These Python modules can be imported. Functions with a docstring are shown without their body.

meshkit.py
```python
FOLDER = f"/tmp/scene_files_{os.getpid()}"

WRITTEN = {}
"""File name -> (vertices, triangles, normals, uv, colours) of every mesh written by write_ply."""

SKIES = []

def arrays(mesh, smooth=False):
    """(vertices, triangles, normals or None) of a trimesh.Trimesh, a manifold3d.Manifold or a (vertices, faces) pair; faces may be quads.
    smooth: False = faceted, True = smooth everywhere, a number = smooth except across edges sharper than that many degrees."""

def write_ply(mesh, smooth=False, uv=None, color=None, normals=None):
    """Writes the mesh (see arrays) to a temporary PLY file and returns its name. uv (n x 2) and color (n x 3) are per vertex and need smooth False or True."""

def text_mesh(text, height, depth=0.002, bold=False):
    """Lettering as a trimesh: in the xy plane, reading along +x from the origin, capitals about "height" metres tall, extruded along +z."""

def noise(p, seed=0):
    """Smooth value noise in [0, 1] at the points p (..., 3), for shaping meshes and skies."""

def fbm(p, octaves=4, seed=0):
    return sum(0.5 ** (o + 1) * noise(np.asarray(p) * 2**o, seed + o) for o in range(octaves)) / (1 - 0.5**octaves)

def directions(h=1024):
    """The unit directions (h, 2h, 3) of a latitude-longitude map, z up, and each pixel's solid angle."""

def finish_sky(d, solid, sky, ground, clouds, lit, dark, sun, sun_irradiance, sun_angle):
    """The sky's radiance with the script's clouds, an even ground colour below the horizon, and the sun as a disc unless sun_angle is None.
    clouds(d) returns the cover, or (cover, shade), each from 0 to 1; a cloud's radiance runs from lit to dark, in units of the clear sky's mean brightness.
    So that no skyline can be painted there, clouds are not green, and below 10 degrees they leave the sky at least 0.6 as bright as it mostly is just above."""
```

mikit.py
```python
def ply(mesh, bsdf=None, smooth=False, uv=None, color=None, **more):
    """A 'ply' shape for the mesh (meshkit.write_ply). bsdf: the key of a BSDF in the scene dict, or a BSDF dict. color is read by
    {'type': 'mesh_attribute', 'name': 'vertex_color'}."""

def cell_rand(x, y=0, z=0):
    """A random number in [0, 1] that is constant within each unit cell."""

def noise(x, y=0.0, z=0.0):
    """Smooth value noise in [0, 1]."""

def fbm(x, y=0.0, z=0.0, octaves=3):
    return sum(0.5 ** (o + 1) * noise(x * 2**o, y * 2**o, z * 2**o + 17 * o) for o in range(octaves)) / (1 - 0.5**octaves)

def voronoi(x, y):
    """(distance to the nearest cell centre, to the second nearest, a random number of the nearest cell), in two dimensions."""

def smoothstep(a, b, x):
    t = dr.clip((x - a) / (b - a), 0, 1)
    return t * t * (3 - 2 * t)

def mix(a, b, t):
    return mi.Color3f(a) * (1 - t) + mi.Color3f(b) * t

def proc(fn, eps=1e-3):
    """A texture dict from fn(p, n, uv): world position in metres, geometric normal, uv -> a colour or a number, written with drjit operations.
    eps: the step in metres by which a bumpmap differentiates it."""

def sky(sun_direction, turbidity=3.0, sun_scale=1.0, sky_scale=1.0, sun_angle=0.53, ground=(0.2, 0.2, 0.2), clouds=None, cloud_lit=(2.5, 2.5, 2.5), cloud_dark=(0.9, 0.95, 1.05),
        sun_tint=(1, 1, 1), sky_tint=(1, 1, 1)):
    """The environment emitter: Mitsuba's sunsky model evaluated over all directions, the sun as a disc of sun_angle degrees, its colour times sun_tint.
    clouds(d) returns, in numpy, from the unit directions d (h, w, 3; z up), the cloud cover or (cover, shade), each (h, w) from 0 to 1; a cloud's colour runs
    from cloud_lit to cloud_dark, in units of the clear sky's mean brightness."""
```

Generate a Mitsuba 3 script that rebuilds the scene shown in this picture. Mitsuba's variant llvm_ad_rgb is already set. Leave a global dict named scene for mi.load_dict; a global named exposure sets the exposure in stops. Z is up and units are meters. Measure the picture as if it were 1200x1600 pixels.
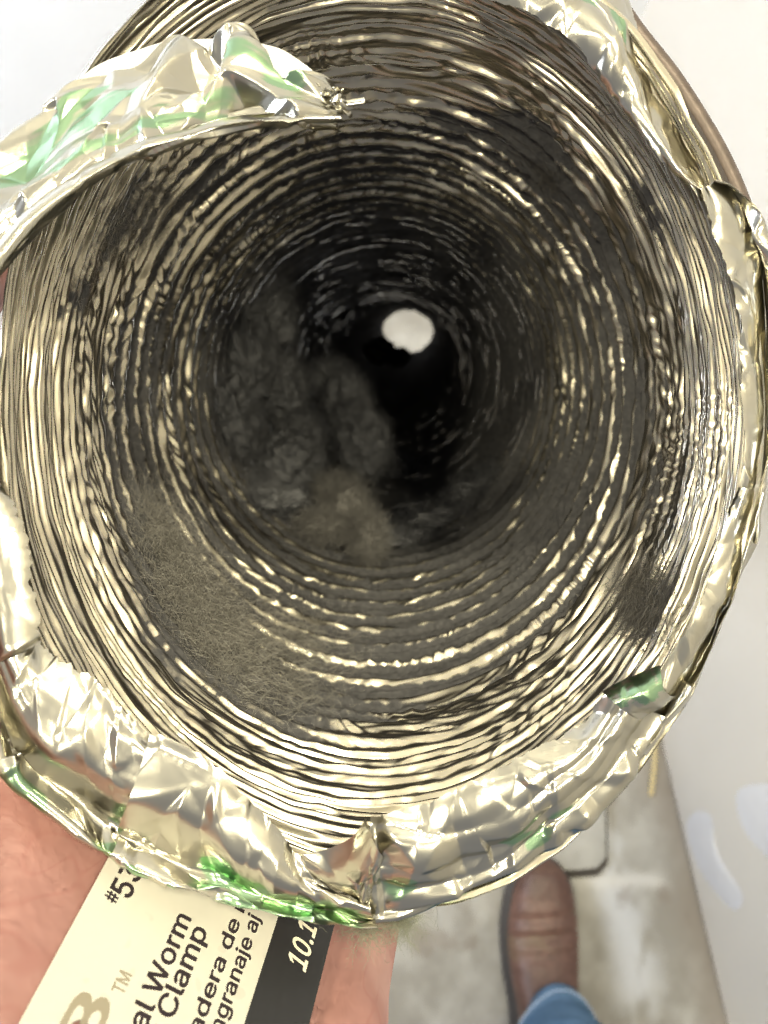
import math
import numpy as np, trimesh, drjit as dr, mitsuba as mi, manifold3d as m3
import mikit, meshkit
from mikit import ply, proc, noise, fbm, voronoi, smoothstep, mix
from scipy.interpolate import PchipInterpolator, CubicSpline, LinearNDInterpolator
from scipy.ndimage import gaussian_filter
from scipy.spatial.transform import Rotation

# ------------------------------------------------------------------ camera, light, exposure
scene, labels = {}, {}
T = mi.ScalarTransform4f
H, TILT, FOC = 1.13, math.radians(12), 1200.0
EYE = np.array([0, 0, H])
F = np.array([0, math.sin(TILT), -math.cos(TILT)])
U = np.array([0, math.cos(TILT), math.sin(TILT)])
R = np.array([1.0, 0, 0])
scene['camera'] = {'type': 'thinlens', 'fov': 2 * math.degrees(math.atan(600 / FOC)), 'fov_axis': 'x', 'near_clip': 0.005, 'far_clip': 30.0,
                   'aperture_radius': 0.00055, 'focus_distance': 0.122,
                   'to_world': T().look_at(origin=EYE.tolist(), target=(EYE + F).tolist(), up=U.tolist())}
exposure = 0.2
scene['room_light'] = {'type': 'constant', 'radiance': {'type': 'rgb', 'value': [0.28, 0.28, 0.29]}}


def lamp(name, loc, target, w, h, rgb):
    m = trimesh.creation.box((w, h, 0.004))
    q = trimesh.Trimesh([[-w / 2, -h / 2, 0], [w / 2, -h / 2, 0], [w / 2, h / 2, 0], [-w / 2, h / 2, 0]], [[0, 1, 2], [0, 2, 3]], process=False)
    z = np.array(target, float) - loc; z /= np.linalg.norm(z)
    x = np.cross([0, 1, 0.01], z); x /= np.linalg.norm(x)
    M = np.eye(4); M[:3, 0], M[:3, 1], M[:3, 2], M[:3, 3] = x, np.cross(z, x), z, loc
    q.apply_transform(M)
    scene[name] = ply(q, 'lamp_white', emitter={'type': 'area', 'radiance': {'type': 'rgb', 'value': rgb}})


scene['lamp_white'] = {'type': 'diffuse', 'reflectance': {'type': 'rgb', 'value': [.8, .8, .8]}}
for k, (x, y, what, pw) in enumerate(((.22, .42, 'warm square ceiling lamp nearest the far wall', 1.15), (-.50, -.55, 'warm square ceiling lamp behind the photographer', .75),
                                     (.32, -.30, 'warm square ceiling lamp next to the right wall', .8), (-.60, .22, 'warm square ceiling lamp on the left', .8))):
    key = 'ceiling_lamp' + (f'_{k:03d}' if k else '')
    lamp(key, (x, y, 2.45), (x, y, 0), .16, .16, [135 * pw, 122 * pw, 86 * pw])
    labels[key] = {'label': what, 'category': 'lamp', 'group': 'ceiling lamps'}
lamp('added_wall_light', (-0.95, 0.22, 1.25), (-0.62, 0.66, 0.25), 0.3, 0.3, [36, 39, 45])  # unseen light, added to give the far wall a cool brightness
labels['added_wall_light'] = {'label': 'added unseen cool light at the left that brightens the far wall', 'category': 'lamp'}


# ------------------------------------------------------------------ helpers
def cam_pt(px, py, d):
    """The world point at depth d (metres along the view axis) that the photograph shows at px, py."""
    px, py, d = np.broadcast_arrays(np.asarray(px, float), py, d)
    return to_world(np.stack([(px - 600) / FOC * d, (800 - py) / FOC * d, d], -1))


def to_world(p):
    p = np.asarray(p, float)
    return EYE + p[..., :1] * R + p[..., 1:2] * U + p[..., 2:3] * F


def floor_pt(px, py, z=0.0):
    ray = (px - 600) / FOC * R + (800 - py) / FOC * U + F
    return EYE + ray * (z - H) / ray[2]


def add(key, mesh, bsdf, label=None, cat=None, group=None, kind=None, smooth=30, **k):
    scene[key] = ply(mesh, bsdf, smooth=smooth, **k)
    d = {a: b for a, b in (('label', label), ('category', cat), ('group', group), ('kind', kind)) if b}
    if d: labels[key] = d


def say(key, label, cat, group=None):
    labels[key] = {'label': label, 'category': cat, **({'group': group} if group else {})}


def grid_faces(n, m, wrap=False):
    i, j = np.meshgrid(np.arange(n - 1), np.arange(m if wrap else m - 1), indexing='ij')
    a, b = i * m + j, i * m + (j + 1) % m
    return np.stack([a, b, b + m, a + m], -1).reshape(-1, 4)


def tri(v, f):
    f = np.asarray(f)
    if f.shape[1] == 4: f = np.vstack([f[:, [0, 1, 2]], f[:, [0, 2, 3]]])
    return trimesh.Trimesh(np.asarray(v).reshape(-1, 3), f, process=False)


def vnormals(g):
    du = np.gradient(g, axis=0); dv = np.gradient(g, axis=1)
    n = np.cross(du, dv); return n / (np.linalg.norm(n, axis=-1, keepdims=True) + 1e-12)


def tube(pts, rad, sides=12, caps=True):
    p = np.asarray(pts, float); n = len(p)
    t = np.gradient(p, axis=0); t /= np.linalg.norm(t, axis=1, keepdims=True)
    a = np.cross(t[0], [0.3, 0.5, 0.8]); a /= np.linalg.norm(a)
    A = []
    for k in range(n):
        a = a - t[k] * (a @ t[k]); a /= np.linalg.norm(a); A.append(a)
    A = np.array(A); B = np.cross(t, A)
    rad = np.broadcast_to(rad, (n,))
    w = np.arange(sides) * 2 * np.pi / sides
    v = p[:, None] + rad[:, None, None] * (np.cos(w)[None, :, None] * A[:, None] + np.sin(w)[None, :, None] * B[:, None])
    f = grid_faces(n, sides, True); f = np.vstack([f[:, [0, 1, 2]], f[:, [0, 2, 3]]])
    v = v.reshape(-1, 3)
    if caps:
        k = len(v); v = np.vstack([v, p[:1], p[-1:]])
        j = np.arange(sides); q = (j + 1) % sides; o = (n - 1) * sides
        f = np.vstack([f, np.stack([np.full(sides, k), q, j], 1), np.stack([np.full(sides, k + 1), o + j, o + q], 1)])
    return trimesh.Trimesh(v, f, process=False)


def hairs(starts, dirs, length, width, rng, steps=5, curl=0.5):
    """Many thin three-sided fibres as one mesh."""
    n = len(starts)
    p = np.array(starts, float); d = np.array(dirs, float); d /= np.linalg.norm(d, axis=1, keepdims=True) + 1e-12
    L = length * rng.uniform(0.4, 1.5, n) / steps
    bend = rng.normal(0, curl, (n, 3))
    pts = [p.copy()]
    for k in range(steps):
        d = d + bend * 0.35 + rng.normal(0, curl * .45, (n, 3)); d /= np.linalg.norm(d, axis=1, keepdims=True)
        p = p + d * L[:, None]; pts.append(p.copy())
    P = np.stack(pts, 1); t = np.gradient(P, axis=1); t /= np.linalg.norm(t, axis=-1, keepdims=True) + 1e-12
    a = np.cross(t, [0.31, 0.52, 0.79]); a /= np.linalg.norm(a, axis=-1, keepdims=True) + 1e-12
    b = np.cross(t, a); s = steps + 1
    w = (width * rng.uniform(.6, 1.3, n))[:, None, None] * np.linspace(1, .5, s)[None, :, None] / 2
    V = np.stack([P + w * (math.cos(q) * a + math.sin(q) * b) for q in (0, 2.1, 4.2)], 2).reshape(-1, 3)
    f = grid_faces(s, 3, True); f = np.vstack([f[:, [0, 1, 2]], f[:, [0, 2, 3]]])
    return trimesh.Trimesh(V, (f[None] + (np.arange(n) * s * 3)[:, None, None]).reshape(-1, 3), process=False)


# ------------------------------------------------------------------ the duct's wall as a surface: depth d along the view axis, angle th
_d = [.095, .103, .118, .135, .16, .19, .215, .30, .45, .62, .80]
_a = [.0512, .0510, .0510, .0505, .0500, .0502, .0505, .0500, .0500, .0490, .0215]
_b = [.0680, .0665, .0625, .0590, .0552, .0540, .0537, .0515, .0500, .0490, .0170]
_x = [-.0013, -.0013, -.0014, -.0014, -.0016, -.0016, -.0014, .0005, .003, .009, .026]
_y = [.0120, .0139, .0170, .0204, .0250, .0310, .0358, .0525, .082, .124, .190]
fa, fb, fx, fy = (PchipInterpolator(_d, q) for q in (_a, _b, _x, _y))


def wall(th, d, off=0.0):
    """Points of the wall, pushed off outwards, in view coordinates (x right, y up, z depth)."""
    return np.stack([fx(d) + (fa(d) + off) * np.cos(th), fy(d) + (fb(d) + off) * np.sin(th), d + 0 * th], -1)


def wall_hit(px, py):
    """(angle, depth) where the ray of that point of the photograph meets the wall."""
    ds = np.linspace(.097, .79, 4000)
    x, y = (px - 600) / FOC * ds, (800 - py) / FOC * ds
    e = ((x - fx(ds)) / fa(ds)) ** 2 + ((y - fy(ds)) / fb(ds)) ** 2
    k = int(np.argmax(e > 1)) if (e > 1).any() else len(ds) - 1
    return math.atan2((y[k] - fy(ds[k])) / fb(ds[k]), (x[k] - fx(ds[k])) / fa(ds[k])), float(ds[k])


# dust lying on the wall: (angle, depth, width along the ring m, width along the axis m, strength)
DUST = []
for px, py, w, l, s in ((300, 950, .016, .016, 1.2), (400, 1060, .016, .012, .8), (250, 850, .012, .014, .8), (165, 350, .008, .007, .5), (215, 315, .007, .005, .5), (185, 385, .006, .006, .4), (240, 350, .006, .008, .35), (230, 560, .009, .014, .6),
                        (850, 280, .009, .007, .9), (1005, 320, .008, .005, .9), (820, 230, .010, .006, .75), (950, 430, .008, .007, .7), (120, 470, .007, .008, .55), (700, 210, .016, .006, .5), (1010, 760, .007, .006, .6), (1020, 950, .006, .009, .7), (205, 700, .010, .014, .55),
                        (330, 300, .008, .012, .45), (640, 990, .012, .010, .35), (980, 640, .010, .012, .5), (880, 760, .014, .018, .5), (560, 930, .012, .010, .3), (700, 850, .02, .02, .3),
                        (540, 1100, .012, .008, .5), (420, 340, .012, .02, .45), (600, 120, .02, .004, .25)):
    th, d = wall_hit(px, py)
    DUST.append((th, d, w / .052, l, s))


def dust_np(th, d):
    p = np.stack([np.cos(th) * 4.2, np.sin(th) * 4.2, d * 85], -1)
    n = meshkit.fbm(p, 4, 5) * .75 + .25 * meshkit.fbm(p * [6, 6, 7], 3, 9)
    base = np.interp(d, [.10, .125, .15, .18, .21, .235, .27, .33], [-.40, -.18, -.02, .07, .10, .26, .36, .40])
    for a, e, w, l, s in DUST:
        q = np.angle(np.exp(1j * (th - a)))
        base = base + .55 * s * np.exp(-((q / w) ** 2) - ((d - e) / l) ** 2)
    return n + base


# ------------------------------------------------------------------ materials
def rgb(*c): return {'type': 'rgb', 'value': list(c)}


PX, PY, PA, PB = (np.polyfit(np.linspace(.1, .33, 80), q(np.linspace(.1, .33, 80)), 6) for q in (fx, fy, fa, fb))


def poly(k, d):
    v = mi.Float(float(k[0]))
    for a in k[1:]: v = v * dr.clip(d, .1, .33) + float(a)
    return v


def dust_dr(p, uv):
    th, d = uv.x * (2 * math.pi), uv.y
    c, s = dr.cos(th), dr.sin(th)
    n = fbm(c * 4.2, s * 4.2, d * 85, 4) * .52 + .48 * fbm(c * 30, s * 30, d * 620, 4)
    xs, ys = [.10, .125, .15, .18, .21, .235, .27, .33], [-.40, -.18, -.02, .07, .10, .26, .36, .40]  # dust thickens with depth and also stands in for shade deep inside
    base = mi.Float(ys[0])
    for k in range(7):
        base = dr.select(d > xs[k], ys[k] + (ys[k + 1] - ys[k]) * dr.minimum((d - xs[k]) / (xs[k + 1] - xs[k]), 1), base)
    for a, e, w, l, st in DUST:
        q = th - a
        q = q - 2 * math.pi * dr.floor(q / (2 * math.pi) + .5)
        base += .55 * st * dr.exp(-dr.square(q / w) - dr.square((d - e) / l))
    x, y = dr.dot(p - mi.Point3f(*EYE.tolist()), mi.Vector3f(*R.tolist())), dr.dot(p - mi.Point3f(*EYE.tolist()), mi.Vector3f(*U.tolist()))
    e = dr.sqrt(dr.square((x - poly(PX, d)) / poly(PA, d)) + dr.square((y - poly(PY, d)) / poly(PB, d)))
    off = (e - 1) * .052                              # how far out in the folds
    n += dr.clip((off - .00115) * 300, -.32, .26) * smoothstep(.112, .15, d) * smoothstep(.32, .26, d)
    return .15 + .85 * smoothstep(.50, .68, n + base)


FOIL = (.54, .52, .445)
scene['foil_clean'] = {'type': 'roughconductor', 'material': 'Al', 'alpha': 0.13, 'distribution': 'ggx', 'specular_reflectance': rgb(.86, .81, .68)}
scene['dust_grey'] = {'type': 'diffuse', 'reflectance': proc(lambda p, n, uv: mix((.10, .088, .070), (.19, .17, .14), fbm(p.x * 900, p.y * 900, p.z * 900, 3)))}
_inner = {'type': 'blendbsdf', 'weight': proc(lambda p, n, uv: dust_dr(p, uv)),
          'a': {'type': 'roughconductor', 'material': 'Al', 'alpha': 0.08, 'distribution': 'ggx', 'specular_reflectance': rgb(.52, .485, .39)},
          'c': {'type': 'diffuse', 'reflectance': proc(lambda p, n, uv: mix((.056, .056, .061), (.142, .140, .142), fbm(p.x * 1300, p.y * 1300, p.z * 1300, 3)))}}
_outer = {'type': 'roughconductor', 'material': 'Al', 'alpha': 0.16, 'distribution': 'ggx', 'specular_reflectance': rgb(.70, .68, .62)}
scene['duct_wall'] = {'type': 'twosided', 'inside': _inner, 'outside': _outer}

# green streaks mixed into the foil colour: ellipses in the flap's own sheet coordinates (u + 4 x number of the flap, v)
GREEN_MARKS = []


def flap_col(p, n, uv):
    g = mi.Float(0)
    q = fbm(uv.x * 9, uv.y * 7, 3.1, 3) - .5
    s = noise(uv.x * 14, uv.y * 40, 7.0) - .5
    for cu, cv, ru, rv in GREEN_MARKS:
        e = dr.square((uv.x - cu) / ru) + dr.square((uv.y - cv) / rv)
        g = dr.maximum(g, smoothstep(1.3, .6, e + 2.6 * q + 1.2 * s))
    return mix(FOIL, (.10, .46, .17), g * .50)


scene['foil_flap'] = {'type': 'twosided', 'b': {'type': 'principled', 'base_color': proc(flap_col), 'metallic': 1.0, 'roughness': 0.22, 'specular': .5}}
scene['foil_backing'] = {'type': 'twosided', 'b': {'type': 'roughplastic', 'diffuse_reflectance': rgb(.82, .82, .82), 'alpha': .2}}
scene['wire_steel'] = {'type': 'principled', 'base_color': proc(lambda p, n, uv: mix((.085, .066, .056), (.16, .125, .105), fbm(p.x * 700, p.y * 700, p.z * 700, 3))), 'metallic': .35, 'roughness': .42}
scene['wire_shade'] = {'type': 'principled', 'base_color': rgb(.045, .036, .031), 'roughness': .55}  # dark colour for the shaded underside of the wire
scene['lint_fibre'] = {'type': 'twosided', 'b': {'type': 'diffuse', 'reflectance': rgb(.30, .288, .262)}}
scene['lint_brown'] = {'type': 'twosided', 'b': {'type': 'diffuse', 'reflectance': proc(lambda p, n, uv: mix((.15, .146, .14), (.30, .29, .275), fbm(p.x * 500, p.y * 500, p.z * 500, 3)))}}
scene['lint_dark'] = {'type': 'twosided', 'b': {'type': 'diffuse', 'reflectance': proc(lambda p, n, uv: mix((.085, .080, .073), (.17, .16, .145), fbm(p.x * 500, p.y * 500, p.z * 500, 3)))}}
scene['lint_grey'] = {'type': 'twosided', 'b': {'type': 'diffuse', 'reflectance': proc(lambda p, n, uv: mix((.10, .103, .115), (.21, .213, .225), fbm(p.x * 500, p.y * 500, p.z * 500, 3)))}}
scene['lint_green'] = {'type': 'twosided', 'b': {'type': 'diffuse', 'reflectance': rgb(.25, .26, .20)}}


def skin_col(p, n, uv):
    a = fbm(p.x * 45, p.y * 45, p.z * 45, 3); b = fbm(p.x * 260, p.y * 260, p.z * 260, 3)
    c = mix((.265, .125, .113), (.375, .205, .182), a * .8 + b * .2)
    l = dr.abs(noise(p.x * 210 + 3 * noise(p.x * 60, p.y * 60, p.z * 60), p.y * 420 + p.z * 200, p.z * 260) - .5)
    c = mix((.28, .11, .098), c, smoothstep(.0, .08, l) * .3 + .7)
    c = mix(c, (.36, .16, .14), smoothstep(.5, .7, fbm(p.x * 38 + 9, p.y * 38, p.z * 38, 2)) * .5)
    return mix(c, (.46, .28, .25), smoothstep(.56, .75, fbm(p.x * 90 + 5, p.y * 90, p.z * 60, 3)) * .6)


def skin_bump(p, n, uv):
    return (.0003 * dr.abs(noise(p.x * 700, p.y * 500, p.z * 420) - .5) + .00022) * dr.abs(noise(p.x * 170 + 2 * noise(p.x * 40, p.y * 40, p.z * 40), p.y * 300, p.z * 300) - .5) + .00016 * fbm(p.x * 1300, p.y * 1300, p.z * 1300, 2)


scene['skin'] = {'type': 'twosided', 'b': {'type': 'bumpmap', 'scale': 1.0, 't': proc(skin_bump, 2e-4), 'b': {'type': 'principled', 'base_color': proc(skin_col), 'roughness': .5, 'specular': .45}}}
scene['nail'] = {'type': 'principled', 'base_color': rgb(.70, .45, .38), 'roughness': .3}
scene['card_cream'] = {'type': 'principled', 'base_color': proc(lambda p, n, uv: mix((.555, .54, .475), (.59, .575, .51), fbm(p.x * 120, p.y * 120, p.z * 120, 3)) * (1 - .08 * smoothstep(.70, .78, fbm(p.x * 420, p.y * 420, p.z * 420, 2)))), 'roughness': .38, 'specular': .4}
scene['card_black'] = {'type': 'principled', 'base_color': rgb(.018, .018, .02), 'roughness': .35, 'specular': .5}
scene['ink_dark'] = {'type': 'diffuse', 'reflectance': rgb(.035, .028, .032)}
scene['ink_grey'] = {'type': 'diffuse', 'reflectance': rgb(.30, .27, .21)}
scene['ink_cream'] = {'type': 'diffuse', 'reflectance': rgb(.78, .74, .60)}

# ------------------------------------------------------------------ setting: concrete floor, drywall
P0, P1 = floor_pt(1135, 1600), floor_pt(1030, 1150)
WD = (P1 - P0) / np.linalg.norm(P1 - P0)           # along the right wall
WN = np.array([-WD[1], WD[0], 0.0])                 # into the room
W0 = float(WN @ P0)


def floor_col(p, n, uv):
    d = p.x * WN[0] + p.y * WN[1] - W0               # metres from the right wall
    a = fbm(p.x * 9, p.y * 9, 1.0, 4); b = fbm(p.x * 45, p.y * 38, 4.0, 4)
    c = mix((.30, .285, .255), (.44, .43, .40), smoothstep(.3, .7, a * .6 + b * .4))
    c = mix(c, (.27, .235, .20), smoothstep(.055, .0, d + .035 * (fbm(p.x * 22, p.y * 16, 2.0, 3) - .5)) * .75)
    band = smoothstep(.048, .0, dr.abs(d - .115 - .05 * (fbm(p.x * 8, p.y * 7, 9.0, 3) - .5)))
    c = mix(c, (.56, .57, .59), band * smoothstep(.25, .6, fbm(p.x * 28, p.y * 20, 6.0, 3)))
    joint = dr.exp(-dr.square((p.y - JY + .02 * (noise(p.x * 20, 1.0, 1.0) - .5)) / .010)) * smoothstep(.02, .06, d)
    c = mix(c, (.66, .65, .63), joint * .75)
    return mix(c, (.24, .20, .165), smoothstep(.64, .76, fbm(p.x * 17 + 3, p.y * 17, 8.0, 4)) * .5)


JY = float(floor_pt(900, 1372)[1])
scene['concrete'] = {'type': 'bumpmap', 'scale': 1.0, 't': proc(lambda p, n, uv: .0015 * fbm(p.x * 120, p.y * 120, 0.0, 3), 1e-3), 'b': {'type': 'principled', 'base_color': proc(floor_col), 'roughness': .6, 'specular': .3}}


def slab(quad, below):
    q = np.array(quad, float); v = np.vstack([q, q - np.asarray(below)])
    f = [[0, 1, 2, 3], [7, 6, 5, 4]] + [[i, i + 4, (i + 1) % 4 + 4, (i + 1) % 4] for i in range(4)]
    m = tri(v, f); m.fix_normals(); return m


add('floor', slab([[-3, -3, 0], [3, -3, 0], [3, 3, 0], [-3, 3, 0]], [0, 0, .05]), 'concrete', kind='structure', smooth=False)


def drywall_col(p, n, uv):
    a = fbm(p.x * 7 + p.y * 7, p.z * 7, 2.0, 3); b = fbm(p.x * 300, p.y * 300, p.z * 300, 2)
    return mix((.74, .705, .645), (.79, .76, .70), a * .8 + b * .2)


scene['drywall'] = {'type': 'principled', 'base_color': proc(drywall_col), 'roughness': .55, 'specular': .3}
scene['primed_white'] = {'type': 'principled', 'base_color': proc(lambda p, n, uv: mix((.80, .81, .83), (.86, .87, .89), fbm(p.x * 9, p.z * 9, 5.0, 3))), 'roughness': .6, 'specular': .3}
scene['spackle'] = {'type': 'diffuse', 'reflectance': proc(lambda p, n, uv: mix((.80, .80, .82), (.86, .86, .88), fbm(p.x * 60, p.y * 60, p.z * 60, 3)))}
FY = .66
a0, a1 = P0 - WD * 1.2, P0 + WD * ((FY - P0[1]) / WD[1])
a0[2] = a1[2] = .006
add('right_wall', slab([a0, a1, a1 + [0, 0, 2.2], a0 + [0, 0, 2.2]], -WN * .02 * -1), 'drywall', kind='structure', smooth=False)
add('front_wall', slab([[-2.2, FY, 0.004], [a1[0] + .0, FY, 0.004], [a1[0] + .0, FY, 2.2], [-2.2, FY, 2.2]], [0, -.02, 0]), 'primed_white', kind='structure', smooth=False)


def wall_px(px, py, off=0.0):
    ray = (px - 600) / FOC * R + (800 - py) / FOC * U + F
    t = (W0 + off - WN @ EYE) / (WN @ ray); return EYE + ray * t


def spackle_patch(key, outline, label):
    o = np.array(outline, float)
    c = CubicSpline(np.arange(len(o) + 1), np.vstack([o, o[:1]]), bc_type='periodic')(np.linspace(0, len(o), 60, endpoint=False))
    ctr = c.mean(0); V, rings = [], 7
    for k in range(rings):
        s = 1 - k / rings
        h = .0025 * (1 - s ** 2) + .0004
        V.append([wall_px(*(ctr + (q - ctr) * s), h) for q in c])
    V = np.array(V); f = grid_faces(rings, 60, True)
    v = np.vstack([V.reshape(-1, 3), V[-1].mean(0)[None]])
    t = np.vstack([f[:, [0, 1, 2]], f[:, [0, 2, 3]], [[(rings - 1) * 60 + j, (rings - 1) * 60 + (j + 1) % 60, rings * 60] for j in range(60)]])
    m = trimesh.Trimesh(v, t, process=False)
    if (m.face_normals.mean(0) @ WN) < 0: m.invert()
    add(key, m, 'spackle', label, 'plaster patch', smooth=True)


spackle_patch('plaster_patch', [(1072, 1290), (1090, 1268), (1112, 1278), (1118, 1320), (1140, 1365), (1160, 1400), (1152, 1421), (1130, 1408), (1100, 1370), (1082, 1335)], 'smaller white slanted plaster patch low on the wall near its base')
spackle_patch('plaster_patch_001', [(1152, 1238), (1210, 1225), (1280, 1240), (1290, 1320), (1240, 1370), (1195, 1335), (1165, 1300)], 'larger white plaster patch on the wall at the right edge of the photo')

# grey board beyond the boot, with a rounded corner
c = [floor_pt(*q)[:2] for q in ((700, 1000), (925, 1000), (940, 1250), (941, 1335), (928, 1351), (900, 1354), (700, 1362))]
from shapely.geometry import Polygon
pg = Polygon(c).buffer(-.008).buffer(.008)
m = trimesh.creation.extrude_polygon(pg, .008, engine='earcut'); m.apply_translation([0, 0, .0095])
scene['board_grey'] = {'type': 'principled', 'base_color': proc(lambda p, n, uv: mix((.27, .265, .245), (.42, .415, .39), fbm(p.x * 40, p.y * 40, 3.0, 3))), 'roughness': .6}
scene['board_shadow'] = {'type': 'diffuse', 'reflectance': rgb(.075, .068, .062)}  # dark colour of the shadow sheet below the board
add('board', m, 'board_grey', 'grey board with a rounded corner lying on the floor beyond the boot', 'board')
m = trimesh.creation.extrude_polygon(pg.buffer(.0035), .009, engine='earcut'); m.apply_translation([.001, -.0085, .0003])  # dark sheet shifted towards the near side as the contact shadow of the board
add('board__edge', m, 'board_shadow', 'dark sheet standing in for the contact shadow along the near edge of the board')
a, b = floor_pt(1020, 1150), floor_pt(1017, 1243)
scene['straw_wood'] = {'type': 'diffuse', 'reflectance': rgb(.62, .52, .30)}
pts = [a + (b - a) * t + np.array([.002 * math.sin(4 * t), 0, .004]) for t in np.linspace(0, 1, 12)]
add('wood_strip', tube(pts, .0035, 8), 'straw_wood', 'thin pale yellow wood strip lying on the floor beside the wall', 'wood strip')

# ------------------------------------------------------------------ the duct
rng = np.random.default_rng(7)
say('foil_duct', 'crumpled silver foil dryer duct seen down its lint lined inside, held up in a hand', 'duct')


def periodic_facets(rows, cols, r):
    return r.uniform(-1, 1, (rows, cols))


def lookup(tab, x, y):
    """Linear lookup, periodic in x."""
    n = tab.shape[1]; x = np.mod(x, n); i = np.floor(x).astype(int); t = x - i; i %= n
    y = np.clip(y, 0, tab.shape[0] - 1.001); j = np.floor(y).astype(int); s = y - j; s = s * s * (3 - 2 * s)
    g = lambda a: tab[a, i] * (1 - t) + tab[a, (i + 1) % n] * t
    return g(j) * (1 - s) + g(j + 1) * s


PITCH = PchipInterpolator([.09, .105, .120, .133, .145, .158, .30, .85], [.0010, .0012, .0016, .0029, .0055, .0080, .0110, .0150])
_g = np.linspace(.09, .86, 4000)
PHASE = PchipInterpolator(_g, np.r_[0, np.cumsum(np.diff(_g) / PITCH((_g[1:] + _g[:-1]) / 2))])


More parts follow.
